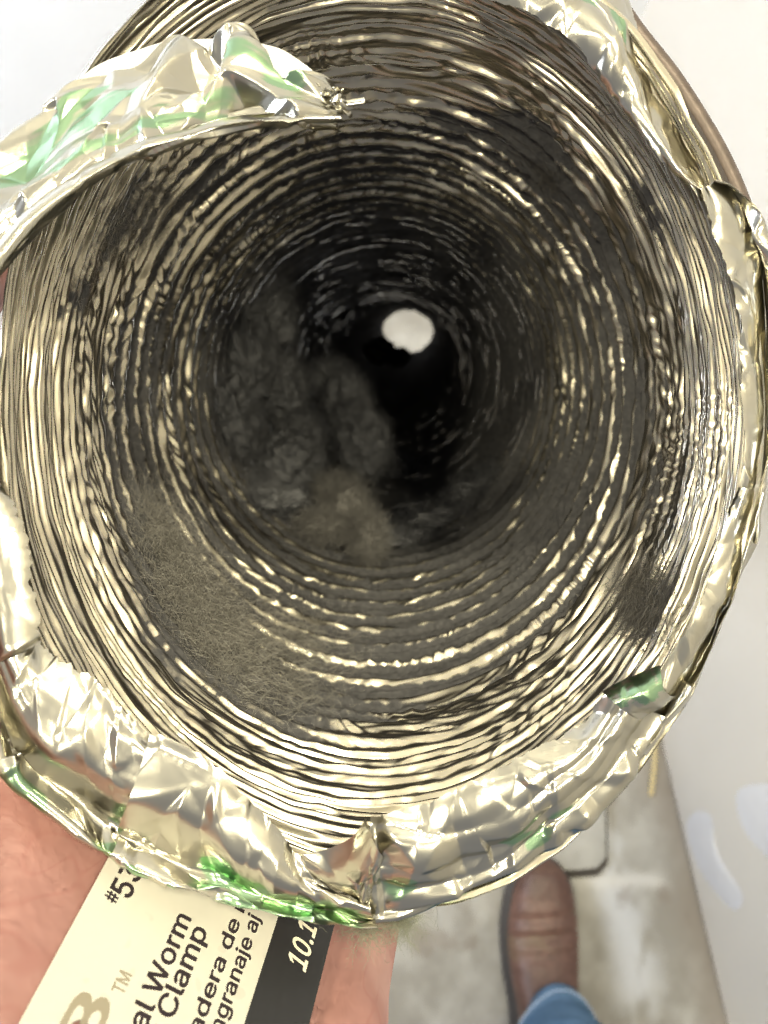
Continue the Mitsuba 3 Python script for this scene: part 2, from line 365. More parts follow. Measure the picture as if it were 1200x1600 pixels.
def pleat(th, d):
    """Outward offset of the foil at (angle, depth): pleats between the turns of the wire, small folds and dents."""
    c, s = np.cos(th), np.sin(th)
    q = lambda k, f, seed: meshkit.noise(np.stack([c * k + 11, s * k + 7, d * f], -1), seed)
    w = d + .0042 * (q(1.1, 26, 1) - .5) + .0008 * (q(3.2, 110, 2) - .5) + .0002 * (q(9, 300, 12) - .5)
    jit = .20 * (q(1.3, 40, 15) - .5) + .12 * (q(4, 160, 16) - .5)
    ph = PHASE(np.clip(d, .095, .85)) + th / (2 * np.pi) + jit
    P = PITCH(d)
    near = np.clip((.150 - d) / .02, 0, 1)                                   # 1 where the duct is squeezed, 0 where it is stretched
    fr = ph - np.floor(ph)
    fold = np.where(fr < .72, fr / .72, (1 - fr) / .28); fold = fold * fold * (3 - 2 * fold)       # leaning folds
    m_ = np.minimum(fr, 1 - fr) * P
    mf = np.abs(fr - (.36 + .5 * (q(1.6, 60, 18) - .5))) * P; mg = np.abs(fr - (.70 + .4 * (q(1.4, 60, 19) - .5))) * P
    bow = 1 - np.exp(-(m_ / .0011) ** 2) + .25 * np.sin(np.pi * fr) - .9 * q(2, 90, 20) * np.exp(-(mf / .0007) ** 2) - .8 * q(2, 90, 22) * np.exp(-(mg / .0006) ** 2)                    # foil bellied out between two turns of the wire
    main = near * (.0002 + .0009 * q(2.2, 260, 3)) * fold + (1 - near) * (.0013 + .0016 * q(1.7, 50, 13)) * bow
    k2 = lambda k, f, seed: meshkit.noise(np.stack([c * k + 3, s * k + 5, w * f], -1), seed)
    live = .35 + 1.1 * q(2.6, 240, 17)
    sub = live * (.00065 * np.abs(2 * k2(2.6, 760, 4) - 1) + .00042 * np.abs(2 * k2(4.0, 1600, 5) - 1) + .00012 * np.abs(2 * k2(6.5, 3000, 6) - 1)) * (.55 + .45 * near) + near * .0018 * (k2(1.5, 190, 14) - .5)
    rt = np.random.default_rng(21)
    rows = 420
    dent = .00042 * lookup(periodic_facets(rows, 215, rt), th / (2 * np.pi) * 215 + 40 * q(2, 100, 8), (w - .09) / .0013) * (.25 + 1.3 * q(3, 120, 9)) * np.clip((d - .11) / .03, .12, 1)
    dent += .00026 * lookup(periodic_facets(rows, 83, rt), th / (2 * np.pi) * 83, (w - .09) / .0019)
    # torn, kinked strip on the right side
    torn = np.exp(-((np.angle(np.exp(1j * (th + .10))) / .16) ** 4) - ((d - .118) / .007) ** 4)
    sub = sub + torn * (.0004 * np.abs(2 * meshkit.noise(np.stack([c * 60, s * 60, d * 500], -1), 31) - 1) + .0002 * meshkit.noise(np.stack([c * 120, s * 120, d * 1400], -1), 32))
    low = .0016 * (q(1.4, 22, 10) - .5)
    return main + sub + dent + low


NT = 1060
ds = [.1025]
while ds[-1] < .79:
    d = ds[-1]; ds.append(d + (.00125 * d if d < .235 else .005 * d))
ds = np.array(ds)
th = np.linspace(0, 2 * np.pi, NT + 1)
DD, TH = np.meshgrid(ds, th, indexing='ij')
off = pleat(TH, DD)
off[:, -1] = off[:, 0]
V = to_world(wall(TH, DD, off))
uv = np.stack([TH / (2 * np.pi), DD], -1).reshape(-1, 2)
add('foil_duct__pleated_wall', tri(V, grid_faces(len(ds), NT + 1)), 'duct_wall', smooth=True, uv=uv)

# steel wire that shows along the upper right edge
px = np.array([(940, -60), (975, 5), (1010, 56), (1050, 106), (1090, 165), (1130, 233), (1163, 305), (1184, 372), (1196, 440), (1200, 520), (1192, 620)], float)
t = np.linspace(0, len(px) - 1, 90)
c = np.stack([CubicSpline(np.arange(len(px)), px[:, k])(t) for k in (0, 1)], 1)
add('foil_duct__wire', tube(cam_pt(c[:, 0] - 9, c[:, 1] + 6, .1085), .0014, 14), 'wire_steel', 'brown steel spring wire bared at the edge')


add('foil_duct__wire_shade_band_001', tube(cam_pt(c[8:70, 0] - 26, c[8:70, 1] + 16, .1075), .00125, 14), 'wire_shade', 'dark tube standing in for the shaded underside of the spring wire')  # added dark tube drawing the shade band inside the wire


def facets(U_, V_, sites, amp, seed, soft=1.2):
    """Crumple: a triangulated random relief over sheet coordinates."""
    r = np.random.default_rng(seed)
    lo, hi = np.array([U_.min(), V_.min()]), np.array([U_.max(), V_.max()])
    p = np.vstack([r.uniform(lo - .1 * (hi - lo), hi + .1 * (hi - lo), (sites, 2)), [[lo[0] - 1, lo[1] - 1], [hi[0] + 1, lo[1] - 1], [lo[0] - 1, hi[1] + 1], [hi[0] + 1, hi[1] + 1]]])
    z = LinearNDInterpolator(p, r.normal(0, 1, len(p)))(U_, V_)
    return amp * gaussian_filter(np.nan_to_num(z), soft)


FLAPS = [0]


def sheet(key, rows, nu=220, nv=90, big=(30, .0012), small=(160, .0004), streak=.0003, edge=0.0, seed=0, label=None, bsdf='foil_flap', green=(), lift=0.0):
    """A sheet of foil through rows of (x, y, depth) points of the photograph, with creases, streaks along it and a ragged last row."""
    r = np.random.default_rng(seed)
    rr = []
    for row in rows:
        row = np.array(row, float)
        P = np.stack([(row[:, 0] - 600) / FOC * row[:, 2], (800 - row[:, 1]) / FOC * row[:, 2], row[:, 2]], 1)
        s = np.r_[0, np.cumsum(np.linalg.norm(np.diff(P, axis=0), axis=1))]
        rr.append(PchipInterpolator(s / s[-1], P)(np.linspace(0, 1, nu)))
    rr = np.array(rr)                                            # rows x nu x 3
    s = np.r_[0, np.cumsum(np.linalg.norm(np.diff(rr, axis=0), axis=2).mean(1))]
    G = PchipInterpolator(s / s[-1], rr, axis=0)(np.linspace(0, 1, nv)).transpose(1, 0, 2)   # nu x nv x 3
    n = vnormals(G); n *= np.where(n[..., 2:] > 0, -1, 1)     # towards the viewer's side
    lu = np.linalg.norm(np.diff(G[:, nv // 2], axis=0), axis=1).sum(); lv = s[-1]
    u, v = np.meshgrid(np.linspace(0, lu, nu), np.linspace(0, lv, nv), indexing='ij')
    h = facets(u, v, big[0], big[1], seed + 1, 1.1) + facets(u, v, small[0], small[1], seed + 2, .6)
    q = meshkit.noise(np.stack([u * 22, v * 420 + 3 * meshkit.noise(np.stack([u * 60, v * 60, u * 0], -1), seed), u * 0 + seed], -1), seed)
    h = h + streak * np.abs(2 * q - 1) + streak * 2.2 * (meshkit.noise(np.stack([u * 20, v * 170, u * 0 + 3], -1), seed + 3) - .5)
    h = h + lift * np.sin(np.pi * v / lv)
    G = G + n * h[..., None]
    if edge:
        e = edge * (meshkit.fbm(np.stack([u[:, -1] * 900, 0 * u[:, -1], 0 * u[:, -1] + seed], -1), 4, seed) - .5) * 2
        t = G[:, -1] - G[:, -4]; t /= np.linalg.norm(t, axis=1, keepdims=True) + 1e-9
        wgt = np.clip((v / lv - .93) / .07, 0, 1)
        G = G + (e[:, None] * wgt)[..., None] * t[:, None]
    k = FLAPS[0]; FLAPS[0] += 1
    for g in green: GREEN_MARKS.append((g[0] + 4 * k, g[1], g[2], g[3]))
    uvs = np.stack([u / lu + 4 * k, v / lv], -1).reshape(-1, 2)
    add(key, tri(to_world(G), grid_faces(nu, nv)), bsdf, label, smooth=True, uv=uvs)
    return G


def rim(out, inn, dout=.1015, dmid=.0996, dinn=.1012, back=.110):
    """Rows of a lip flap: rolled back edge, rim, belly, free inner edge."""
    out, inn = np.array(out, float), np.array(inn, float)
    n = 40
    def res(p):
        s = np.r_[0, np.cumsum(np.linalg.norm(np.diff(p, axis=0), axis=1))]
        return PchipInterpolator(s / s[-1], p)(np.linspace(0, 1, n))
    o, i = res(out), res(inn); c = np.array([600., 640.])
    k = lambda p, d: np.c_[p, np.full(n, d)]
    return [k(c + (o - c) * .955, back), k(c + (o - c) * .992, dout + .003), k(o, dout - .001), k(o * .82 + i * .18, dmid + .002), k(o * .5 + i * .5, dmid), k(i, dinn)]


# folded lip, bottom left
sheet('foil_duct__lip_flap', rim([(-70, 1030), (-8, 1130), (18, 1206), (98, 1280), (188, 1344), (262, 1379)], [(30, 930), (62, 1002), (120, 1046), (150, 1060), (190, 1108), (240, 1150)], dout=.0990, dmid=.0995, dinn=.1015),
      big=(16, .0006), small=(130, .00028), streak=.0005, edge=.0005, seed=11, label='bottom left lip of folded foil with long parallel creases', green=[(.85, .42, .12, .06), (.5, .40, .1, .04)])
sheet('foil_duct__lip_flap_001', rim([(175, 1335), (260, 1379), (330, 1401), (400, 1421), (480, 1436), (560, 1437), (585, 1432)], [(238, 1150), (300, 1170), (352, 1214), (420, 1282), (468, 1338), (530, 1385), (574, 1408)], dout=.0992, dmid=.0984, dinn=.1000),
      big=(18, .0008), small=(150, .00028), streak=.0004, edge=.0004, seed=23, label='bottom lip of folded foil with green streaks and bright creases', green=[(.58, .50, .16, .10), (.74, .55, .10, .10), (.86, .50, .10, .10), (.30, .42, .2, .06), (.40, .62, .06, .06), (.92, .40, .06, .06)])
# the pinched peak beside it
sheet('foil_duct__pinched_fold', [[(462, 1335, .1008), (545, 1312, .0985), (577, 1276, .0965)], [(500, 1372, .0995), (552, 1350, .0975), (590, 1312, .0955)], [(545, 1402, .099), (560, 1385, .0970), (597, 1338, .0960)], [(568, 1420, .1015), (574, 1414, .1005), (580, 1412, .1000)]],
      nu=90, nv=90, big=(8, .0008), small=(40, .0002), streak=.0002, seed=31, label='dark pointed fold pinched up in the bottom lip')
sheet('foil_duct__lip_flap_002', rim([(566, 1437), (640, 1421), (760, 1374), (860, 1313), (940, 1246), (1000, 1172), (1040, 1120)], [(579, 1277), (650, 1262), (730, 1226), (775, 1205), (830, 1170), (880, 1150), (925, 1112), (946, 1082)], dmid=.0986, dinn=.0998),
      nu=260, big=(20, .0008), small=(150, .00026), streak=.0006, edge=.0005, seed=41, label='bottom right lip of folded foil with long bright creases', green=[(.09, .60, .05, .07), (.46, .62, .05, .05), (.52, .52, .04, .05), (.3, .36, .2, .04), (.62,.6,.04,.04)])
sheet('foil_duct__torn_tab', [[(940, 1080, .0990), (985, 1056, .0985), (1032, 1038, .0985)], [(962, 1100, .0965), (1000, 1085, .0960), (1035, 1070, .0965)], [(1000, 1125, .0985), (1030, 1105, .099), (1056, 1085, .100)]],
      nu=80, nv=60, big=(6, .0002), small=(24, .00007), streak=.0001, seed=51, label='small torn foil tab with a green stripe', green=[(.6, .28, .7, .30)])
# right side
sheet('foil_duct__lip_flap_003', rim([(1000, 1172), (1060, 1092), (1112, 1006), (1150, 925), (1178, 850), (1194, 770)], [(1000, 1112), (1034, 1040), (1075, 975), (1108, 905), (1135, 830), (1160, 760)], dmid=.1012, dinn=.1008),
      big=(12, .0008), small=(60, .00025), streak=.00045, edge=.0003, seed=61, label='smooth pale lip of folded foil at the lower right')
sheet('foil_duct__lip_flap_004', rim([(1180, 850), (1200, 745), (1206, 640), (1204, 540), (1198, 440), (1186, 375), (1160, 325), (1112, 296)], [(1140, 800), (1163, 720), (1160, 620), (1158, 520), (1138, 440), (1118, 380), (1100, 335), (1088, 300)], dmid=.1018, dinn=.1014),
      big=(22, .0007), small=(110, .00022), streak=.0004, edge=.0003, seed=71, label='crumpled lip of foil along the right edge')
sheet('foil_duct__lip_flap_005', rim([(700, -130), (850, -100), (955, -30), (985, 50), (1012, 105), (1048, 175), (1085, 245), (1112, 300)], [(690, -20), (800, 12), (900, 70), (945, 132), (995, 200), (1035, 255), (1070, 295), (1098, 312)], dmid=.1010, dinn=.1022, dout=.1060),
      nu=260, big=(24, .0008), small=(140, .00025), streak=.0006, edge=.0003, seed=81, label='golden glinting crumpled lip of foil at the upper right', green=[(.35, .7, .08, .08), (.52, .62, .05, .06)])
# left side
sheet('foil_duct__lip_flap_006', rim([(-90, 720), (-95, 860), (-75, 960), (-55, 1060)], [(-5, 755), (26, 800), (42, 870), (52, 930), (64, 1004)], dout=.0990, dmid=.0992, dinn=.1010),
      nu=160, big=(16, .0010), small=(50, .0003), streak=.0003, edge=.0008, seed=91, label='crumpled lip of foil at the left edge')

# the big torn flap across the upper left
top = [(-90, 262), (0, 212), (60, 172), (110, 127), (160, 110), (215, 100), (280, 66), (327, 96), (388, 50), (420, 92), (448, 114), (505, 122), (524, 165)]
bot = [(-70, 500), (0, 424), (40, 372), (110, 312), (170, 270), (240, 240), (320, 214), (400, 197), (470, 189), (520, 186), (534, 184)]


def curve(p, d0, d1, dx=0, dy=0):
    p = np.array(p, float); return np.c_[p + [dx, dy], np.linspace(d0, d1, len(p))]


def midrow(f, d0, d1):
    q = []
    for p in (top, bot):
        p = np.array(p, float); s = np.r_[0, np.cumsum(np.linalg.norm(np.diff(p, axis=0), axis=1))]
        q.append(PchipInterpolator(s / s[-1], p)(np.linspace(0, 1, 24)))
    return np.c_[q[0] * (1 - f) + q[1] * f, np.linspace(d0, d1, 24)]


sheet('foil_duct__torn_flap', [curve(top, .0985, .1005), midrow(.25, .0945, .0985), midrow(.6, .0920, .0970), midrow(.86, .0905, .0960), midrow(.95, .0918, .0966), curve(bot, .0925, .0972), curve(bot, .0960, .0985, 0, -14)],
      nu=330, nv=170, big=(30, .0019), small=(110, .00045), streak=.0002, seed=101, label='big crumpled foil flap with green streaks torn loose across the upper left',
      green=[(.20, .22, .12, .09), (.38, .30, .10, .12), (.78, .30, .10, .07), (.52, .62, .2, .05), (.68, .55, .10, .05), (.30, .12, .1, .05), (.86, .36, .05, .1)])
sheet('foil_duct__torn_flap_roll', [midrow(.84, .0900, .0955), midrow(.92, .0882, .0945), midrow(1.0, .0900, .0955), midrow(1.03, .093, .0975)],
      nu=300, nv=50, big=(14, .0004), small=(60, .00015), streak=.0003, seed=111, label='bright rolled edge along the torn flap')
sheet('foil_duct__white_backing', [curve([(120, 132), (150, 106), (215, 82), (280, 66), (364, 64), (420, 74), (470, 94), (500, 120)], .1000, .1012, 0, -1), curve([(125, 140), (160, 124), (230, 116), (300, 112), (370, 112), (430, 118), (475, 126), (500, 135)], .0995, .1010)],
      nu=90, nv=30, big=(8, .0003), small=(10, .0001), streak=.00005, seed=121, bsdf='foil_backing', label='white backing of the torn flap')
# shredded tip
for k in range(16):
    a = rng.uniform(0, 1); c = np.array([500 + 25 * a + rng.normal(0, 6), 128 + 56 * a + rng.normal(0, 5)])
    L, w = rng.uniform(10, 26), rng.uniform(5, 10); an = rng.uniform(-.6, .7); e = np.array([math.cos(an), math.sin(an)]); q = np.array([-e[1], e[0]]); d = .0965 + rng.uniform(0, .003)
    cc = rng.uniform(-8, 8)
    sheet('foil_duct__shred' + (f'_{k:03d}' if k else ''), [np.c_[[c + q * w * s + e * L * t + q * cc * t * t for t in (0, .5, 1)], [d, d - .001, d + rng.uniform(-.001, .001)]] for s in (-.5, 0, .5)],
          nu=14, nv=8, big=(6, .0005), small=(6, .0003), streak=0, seed=200 + k)

# ------------------------------------------------------------------ lint
def mat_of_lint(key, px, py, rw, rl, n, label, length=.0028, width=.000075, bsdf='lint_fibre', rise=.0018, seed=0, more=()):
    r = np.random.default_rng(seed)
    S, D = [], []
    for (x, y, w, l, m) in ((px, py, rw, rl, n),) + tuple(more):
        a, e = wall_hit(x, y)
        ta = a + np.clip(r.normal(0, .5, m), -1.2, 1.2) * w / .052; dd = e + np.clip(r.normal(0, .5, m), -1.2, 1.2) * l
        dd = np.maximum(dd, .104)
        k = meshkit.fbm(np.stack([np.cos(ta) * 30, np.sin(ta) * 30, dd * 600], -1), 3, seed + 3) > r.uniform(.38, .62, m); ta, dd = ta[k], dd[k]; m = len(ta)
        hgt = np.abs(r.normal(0, rise, m)) * (.4 + 2.2 * meshkit.noise(np.stack([np.cos(ta) * 26, np.sin(ta) * 26, dd * 420], -1), seed + 5))
        p = wall(ta, dd, np.minimum(pleat(ta, dd), .0012) - hgt); S.append(p)
        inw = -np.stack([np.cos(ta), np.sin(ta), 0 * ta + .25], -1)
        t = np.stack([-np.sin(ta), np.cos(ta), 0 * ta], -1)
        D.append(inw * r.uniform(-.1, .6, m)[:, None] + t * r.normal(0, 1, m)[:, None] + np.array([0, 0, 1]) * r.normal(0, .8, m)[:, None])
    S, D = np.vstack(S), np.vstack(D)
    add(key, hairs(to_world(S), D @ np.stack([R, U, F]), length, width, r, 3, .55), bsdf, label, 'lint', smooth=False)


def puff(key, parts, label, bsdf, seed, fuzz=1800, length=.0042, width=.00014, grain=260):
    """Soft clumps: noisy lobes joined in one mesh with a coat of fibres. parts: (px, py, depth, radii in metres along right, up, depth)."""
    r = np.random.default_rng(seed); ms, S, D = [], [], []
    for k, (x, y, d, (rx, ry, rz)) in enumerate(parts):
        m = trimesh.creation.icosphere(4, 1.0); n = m.vertices.copy()
        h = 1 + .9 * (meshkit.fbm(n * 2.4 + 9 * k, 5, seed + k) - .5) - .7 * np.abs(meshkit.fbm(n * 3.4 + 3 * k, 3, seed + 40 + k) - .5)
        c = np.array([(x - 600) / FOC * d, (800 - y) / FOC * d, d])
        v = c + n * h[:, None] * [rx, ry, rz]
        ex, ey = (v[:, 0] - fx(v[:, 2])) / fa(v[:, 2]), (v[:, 1] - fy(v[:, 2])) / fb(v[:, 2])
        e = np.maximum(np.hypot(ex, ey) / .985, 1)                       # kept inside the wall
        v[:, 0], v[:, 1] = fx(v[:, 2]) + ex / e * fa(v[:, 2]), fy(v[:, 2]) + ey / e * fb(v[:, 2])
        ms.append(trimesh.Trimesh(to_world(v), m.faces[:, ::-1], process=False))
        j = r.integers(0, len(v), fuzz); S.append(v[j]); D.append(n[j] + r.normal(0, .7, (fuzz, 3)))
    ms.append(hairs(to_world(np.vstack(S)), np.vstack(D) @ np.stack([R, U, F]), length, width, r, 3, .5))
    add(key, trimesh.util.concatenate(ms), bsdf, label, 'lint', smooth=True)


mat_of_lint('lint_clump', 300, 950, .013, .012, 13000, 'long mat of grey brown lint on the lower left wall of the duct', seed=1, more=((390, 1050, .014, .010, 5600), (245, 840, .010, .012, 4200), (460, 1010, .014, .014, 2800)))
mat_of_lint('lint_clump_001', 1022, 945, .0052, .0075, 4200, 'dark oval fuzzy lint tuft near the right rim of the duct', seed=2, bsdf='lint_dark', length=.0022, width=.00007, rise=.0014, more=((1000, 985, .004, .004, 700),))
mat_of_lint('lint_clump_002', 170, 355, .010, .010, 900, 'thin grey lint film on the upper left wall below the torn flap', seed=3, length=.0035, width=.00006, rise=.0008, more=((225, 320, .009, .007, 700), (250, 350, .006, .009, 350)))
mat_of_lint('lint_clump_003', 850, 280, .006, .005, 700, 'faint dark lint specks on the upper right wall of the duct', seed=4, bsdf='lint_dark', length=.0018, rise=.0005, more=((1000, 320, .006, .003, 300), (960, 200, .01, .003, 200)))
puff('lint_clump_004', [(545, 795, .235, (.0055, .008, .005)), (505, 822, .230, (.007, .003, .004)), (575, 840, .226, (.004, .006, .003)), (525, 775, .245, (.005, .006, .005))], 'light brown lint puff at the bottom of the dark tube', 'lint_brown', 5)
puff('lint_clump_005', [(540, 625, .32, (.010, .013, .012)), (570, 695, .30, (.010, .012, .012)), (518, 590, .34, (.008, .008, .01)), (548, 660, .30, (.007, .008, .009))], 'grey rounded lint puff hanging in the middle of the dark tube', 'lint_grey', 6)
puff('lint_clump_006', [(385, 560, .26, (.010, .018, .02)), (360, 660, .25, (.009, .014, .02)), (450, 730, .27, (.013, .013, .02)), (400, 490, .29, (.014, .016, .02)), (420, 790, .25, (.012, .008, .02)), (470, 690, .29, (.008, .010, .01)), (440, 610, .31, (.010, .014, .02)), (430, 440, .32, (.012, .010, .02))], 'bank of grey lint piled along the left wall of the dark tube', 'lint_grey', 7)
puff('lint_clump_007', [(690, 815, .27, (.018, .006, .02)), (760, 780, .28, (.014, .008, .02)), (620, 845, .255, (.012, .005, .015)), (620, 745, .40, (.02, .012, .03))], 'low ridge of grey lint along the lower right of the dark tube', 'lint_grey', 8)

puff('lint_clump_009', [(594, 548, .68, (.014, .012, .02)), (620, 558, .70, (.013, .008, .02))], 'small dark lint lump at the bright far opening', 'lint_dark', 12, 300)

# thin film of single fibres over the dusty stretches
r = np.random.default_rng(13)
ta, dd = r.uniform(0, 2 * np.pi, 60000), r.uniform(.112, .25, 60000)
k = dust_np(ta, dd) > r.uniform(.52, .95, 60000); ta, dd = ta[k][:7000], dd[k][:7000]
t = np.stack([-np.sin(ta), np.cos(ta), 0 * ta], -1); inw = -np.stack([np.cos(ta), np.sin(ta), 0 * ta], -1)
D = t * r.normal(0, 1, len(ta))[:, None] + np.array([0, 0, 1]) * r.normal(0, .9, len(ta))[:, None] + inw * r.uniform(-.2, .4, len(ta))[:, None]
add('lint_film', hairs(to_world(wall(ta, dd, pleat(ta, dd) - .0001)), D @ np.stack([R, U, F]), .0026, .00006, r, 3, .6), 'lint_dark', 'thin film of loose lint fibres clinging to the inside of the duct', 'lint', kind='stuff', smooth=False)

# lint hanging under the rim
r = np.random.default_rng(9)
c = np.r_[np.stack([r.normal(625, 14, 500), r.normal(1436, 9, 500)], 1), np.stack([r.normal(573, 12, 260), r.normal(1450, 9, 260)], 1), np.stack([r.normal(600, 40, 90), r.normal(1452, 14, 90)], 1)]
add('lint_clump_008', hairs(cam_pt(c[:, 0], c[:, 1], .107 + r.uniform(-.0012, .0012, len(c))), r.normal(0, 1, (len(c), 3)), .0032, .000055, r, 5, .6), 'lint_green', 'wispy greenish lint tuft hanging under the bottom rim over the palm', 'lint', smooth=False)

# ------------------------------------------------------------------ clamp card under the rim
CO, CE, CV = np.array([-0.04090103, -0.0581, 0.083]), np.array([0.19442642, 0.53445911, 0.8225277]), np.array([0.80876103, -0.56184064, 0.1738985])
CN = np.cross(CE, CV); CN = CN * np.sign(-CN[2])


def on_card(m, z=0.0):
    """Mesh with x along the reading direction and y across it (m) laid on the card, z out of its face."""
    v = np.asarray(m.vertices); w = v[:, 1] / .0345
    v = CO + v[:, :1] * CE + v[:, 1:2] * CV + (v[:, 2:3] + z - .0006 * (2 * w[:, None] - 1) ** 2) * CN
    return trimesh.Trimesh(to_world(v), np.asarray(m.faces)[:, ::-1], process=False)


def card_strip(u0, u1, v0, v1, t, nu=20, nv=24, hole=None):
    p = Polygon([(u0, v0), (u1, v0), (u1, v1), (u0, v1)])
    if hole: 
        from shapely.geometry import Point
        p = p.difference(Point(hole[0], hole[1]).buffer(hole[2], 24))
    m = trimesh.creation.extrude_polygon(p, t, engine='earcut')
    m = m.subdivide_to_size(.003) if hasattr(m, 'subdivide_to_size') else m
    return m


HOLE = (.0043, .0066, .0014)
add('clamp_card', on_card(card_strip(-.012, .034, 0, .0254, .0004, hole=HOLE), -.0004), 'card_cream', 'cream packaging card with dark printed lettering held on the palm under the rim', 'packaging card', smooth=False)
add('clamp_card__black_band', on_card(card_strip(-.012, .036, .0254, .0345, .0004), -.0004), 'card_black', 'black printed band along the right edge of the card', smooth=False)


def letters(key, text, u0, vbase, height, bsdf, width=None, slant=0.0, bold=True):
    m = meshkit.text_mesh(text, height, .00004, bold)
    v = np.array(m.vertices); x0, x1 = v[:, 0].min(), v[:, 0].max()
    if width: v[:, 0] = (v[:, 0] - x0) * width / (x1 - x0)
    else: v[:, 0] -= x0
    v[:, 0] += slant * v[:, 1]
    m = trimesh.Trimesh(np.c_[v[:, 0] + u0, vbase - v[:, 1], v[:, 2] + .00003], m.faces[:, ::-1], process=False)
    try: m = m.subdivide_to_size(.004)
    except Exception: pass
    add(key, on_card(m), bsdf, smooth=False)


letters('clamp_card__lettering', '#', .01835, .0036, .0017, 'ink_dark', .00125)
letters('clamp_card__lettering_001', '53', .01965, .00495, .0029, 'ink_dark', .0042)
letters('clamp_card__lettering_002', 'al Worm', .0073, .0136, .00245, 'ink_dark', .0139)
letters('clamp_card__lettering_003', 'r Clamp', .0073, .0163, .00245, 'ink_dark', .0135)
letters('clamp_card__lettering_004', 'adera de met', .0095, .02025, .0019, 'ink_dark', .0217)
letters('clamp_card__lettering_005', 'engranaje aj', .0090, .02288, .0019, 'ink_dark', .0167)
letters('clamp_card__lettering_006', '10.16', .0224, .0318, .0031, 'ink_cream', .0082, .12)
letters('clamp_card__lettering_007', 'B', .0026, .0088, .0046, 'ink_grey', .0060)
letters('clamp_card__lettering_008', 'TM', .0096, .0094, .0016, 'ink_grey', .0024)

# ------------------------------------------------------------------ the person: palm under the card, leg and boot on the floor
say('person', 'person holding the duct on an open palm, one jeans leg and brown boot below', 'person')


def hull_chain(joints):
    out = m3.Manifold()
    for (p, a), (q, b) in zip(joints[:-1], joints[1:]):
        s = m3.Manifold.sphere(a, 28).translate(tuple(p)) + m3.Manifold.sphere(b, 28).translate(tuple(q))
        out = out + s.hull()
    return out


def on_palm(u, v, h):
    """View coordinates over the plane of the card: u away from the viewer, v to the right, h out of the palm (m)."""
    return CO + u * CE + v * CV + h * CN


def sph(u, v, h, r): return m3.Manifold.sphere(r, 32).translate(tuple(on_palm(u, v, h)))


def hull(*s): 
    o = s[0]
    for k in s[1:]: o = o + k
    return o.hull()


def under(deg, d, off): return wall(math.radians(deg), np.array(d), off)


def vsph(p, r): return m3.Manifold.sphere(r, 32).translate(tuple(p))


KN = [(-166, .0098), (-147, .0102), (-128, .0098), (-110, .0088)]
hand = hull(sph(-.018, -.026, -.0165, .0145), sph(-.018, .034, -.0165, .0145), sph(.012, -.030, -.0150, .0135), sph(.018, .0395, -.0150, .0118), sph(-.032, -.018, -.018, .014), sph(-.032, .020, -.018, .014))
hand = hand + hull(sph(.012, -.030, -.0150, .0135), sph(.018, .0385, -.0150, .0118), vsph(under(-166, .138, .0265), .011), vsph(under(-147, .140, .0275), .011), vsph(under(-128, .140, .0275), .011), vsph(under(-110, .138, .0235), .010), sph(.040, .0400, -.0135, .0098))
hand = hand + hull(sph(-.016, -.026, -.0135, .015), sph(.008, -.034, -.0120, .0140), sph(.020, -.036, -.0145, .0115))       # ball of the thumb
hand = hand + hull(sph(-.018, .034, -.0155, .0142), sph(.006, .0380, -.0140, .0112), sph(.030, .0400, -.0150, .0100))            # heel on the little finger's side
hand = hand + hull_chain([(on_palm(-.020, -.022, -.0105), .0160), (on_palm(.004, -.027, -.0085), .0155), (on_palm(.020, -.034, -.012), .0120)])
hand = hand + hull_chain([(on_palm(-.022, .0395, -.0120), .0100), (on_palm(.005, .0405, -.0105), .0090), (on_palm(.024, .0425, -.0110), .0086), (on_palm(.042, .0435, -.0125), .0078)])
hand = hand + hull_chain([(on_palm(-.030, .002, -.019), .021), (on_palm(-.062, -.002, -.030), .022), (on_palm(-.10, -.03, -.085), .026), (on_palm(-.17, -.07, -.20), .037)])
for (deg, rr), (l1, l2, l3) in zip(KN, ((.026, .019, .015), (.029, .021, .017), (.027, .020, .016), (.021, .016, .013))):
    q = [(under(deg, .138, .0255), rr * 1.1), (under(deg + 2, .138 + l1, .0205), rr), (under(deg + 6, .138 + l1 + l2, .0160), rr * .92), (under(deg + 10, .138 + l1 + l2 + l3, .0135), rr * .8)]
    hand = hand + hull_chain(q)
hand = hand + hull_chain([(on_palm(-.004, -.036, -.014), .0135), (on_palm(.012, -.058, .004), .0118), (under(-196, .128, .0225), .0106), (under(-208, .152, .016), .0088)])
rg = np.linspace(0, 2 * np.pi, 48, endpoint=False)
core = m3.Manifold()
for d0 in np.arange(.100, .215, .012):
    core = core + m3.Manifold.hull_points(np.vstack([wall(rg, np.full(48, d0), .0052), wall(rg, np.full(48, d0 + .012), .0052)]))
hm = (hand - core).refine_to_length(.0018).to_mesh()
hm = trimesh.Trimesh(hm.vert_properties[:, :3], hm.tri_verts)
trimesh.smoothing.filter_taubin(hm, iterations=14)
v = np.array(hm.vertices); n = np.array(hm.vertex_normals)
loc = v - CO; lu, lv = loc @ CE, loc @ CV
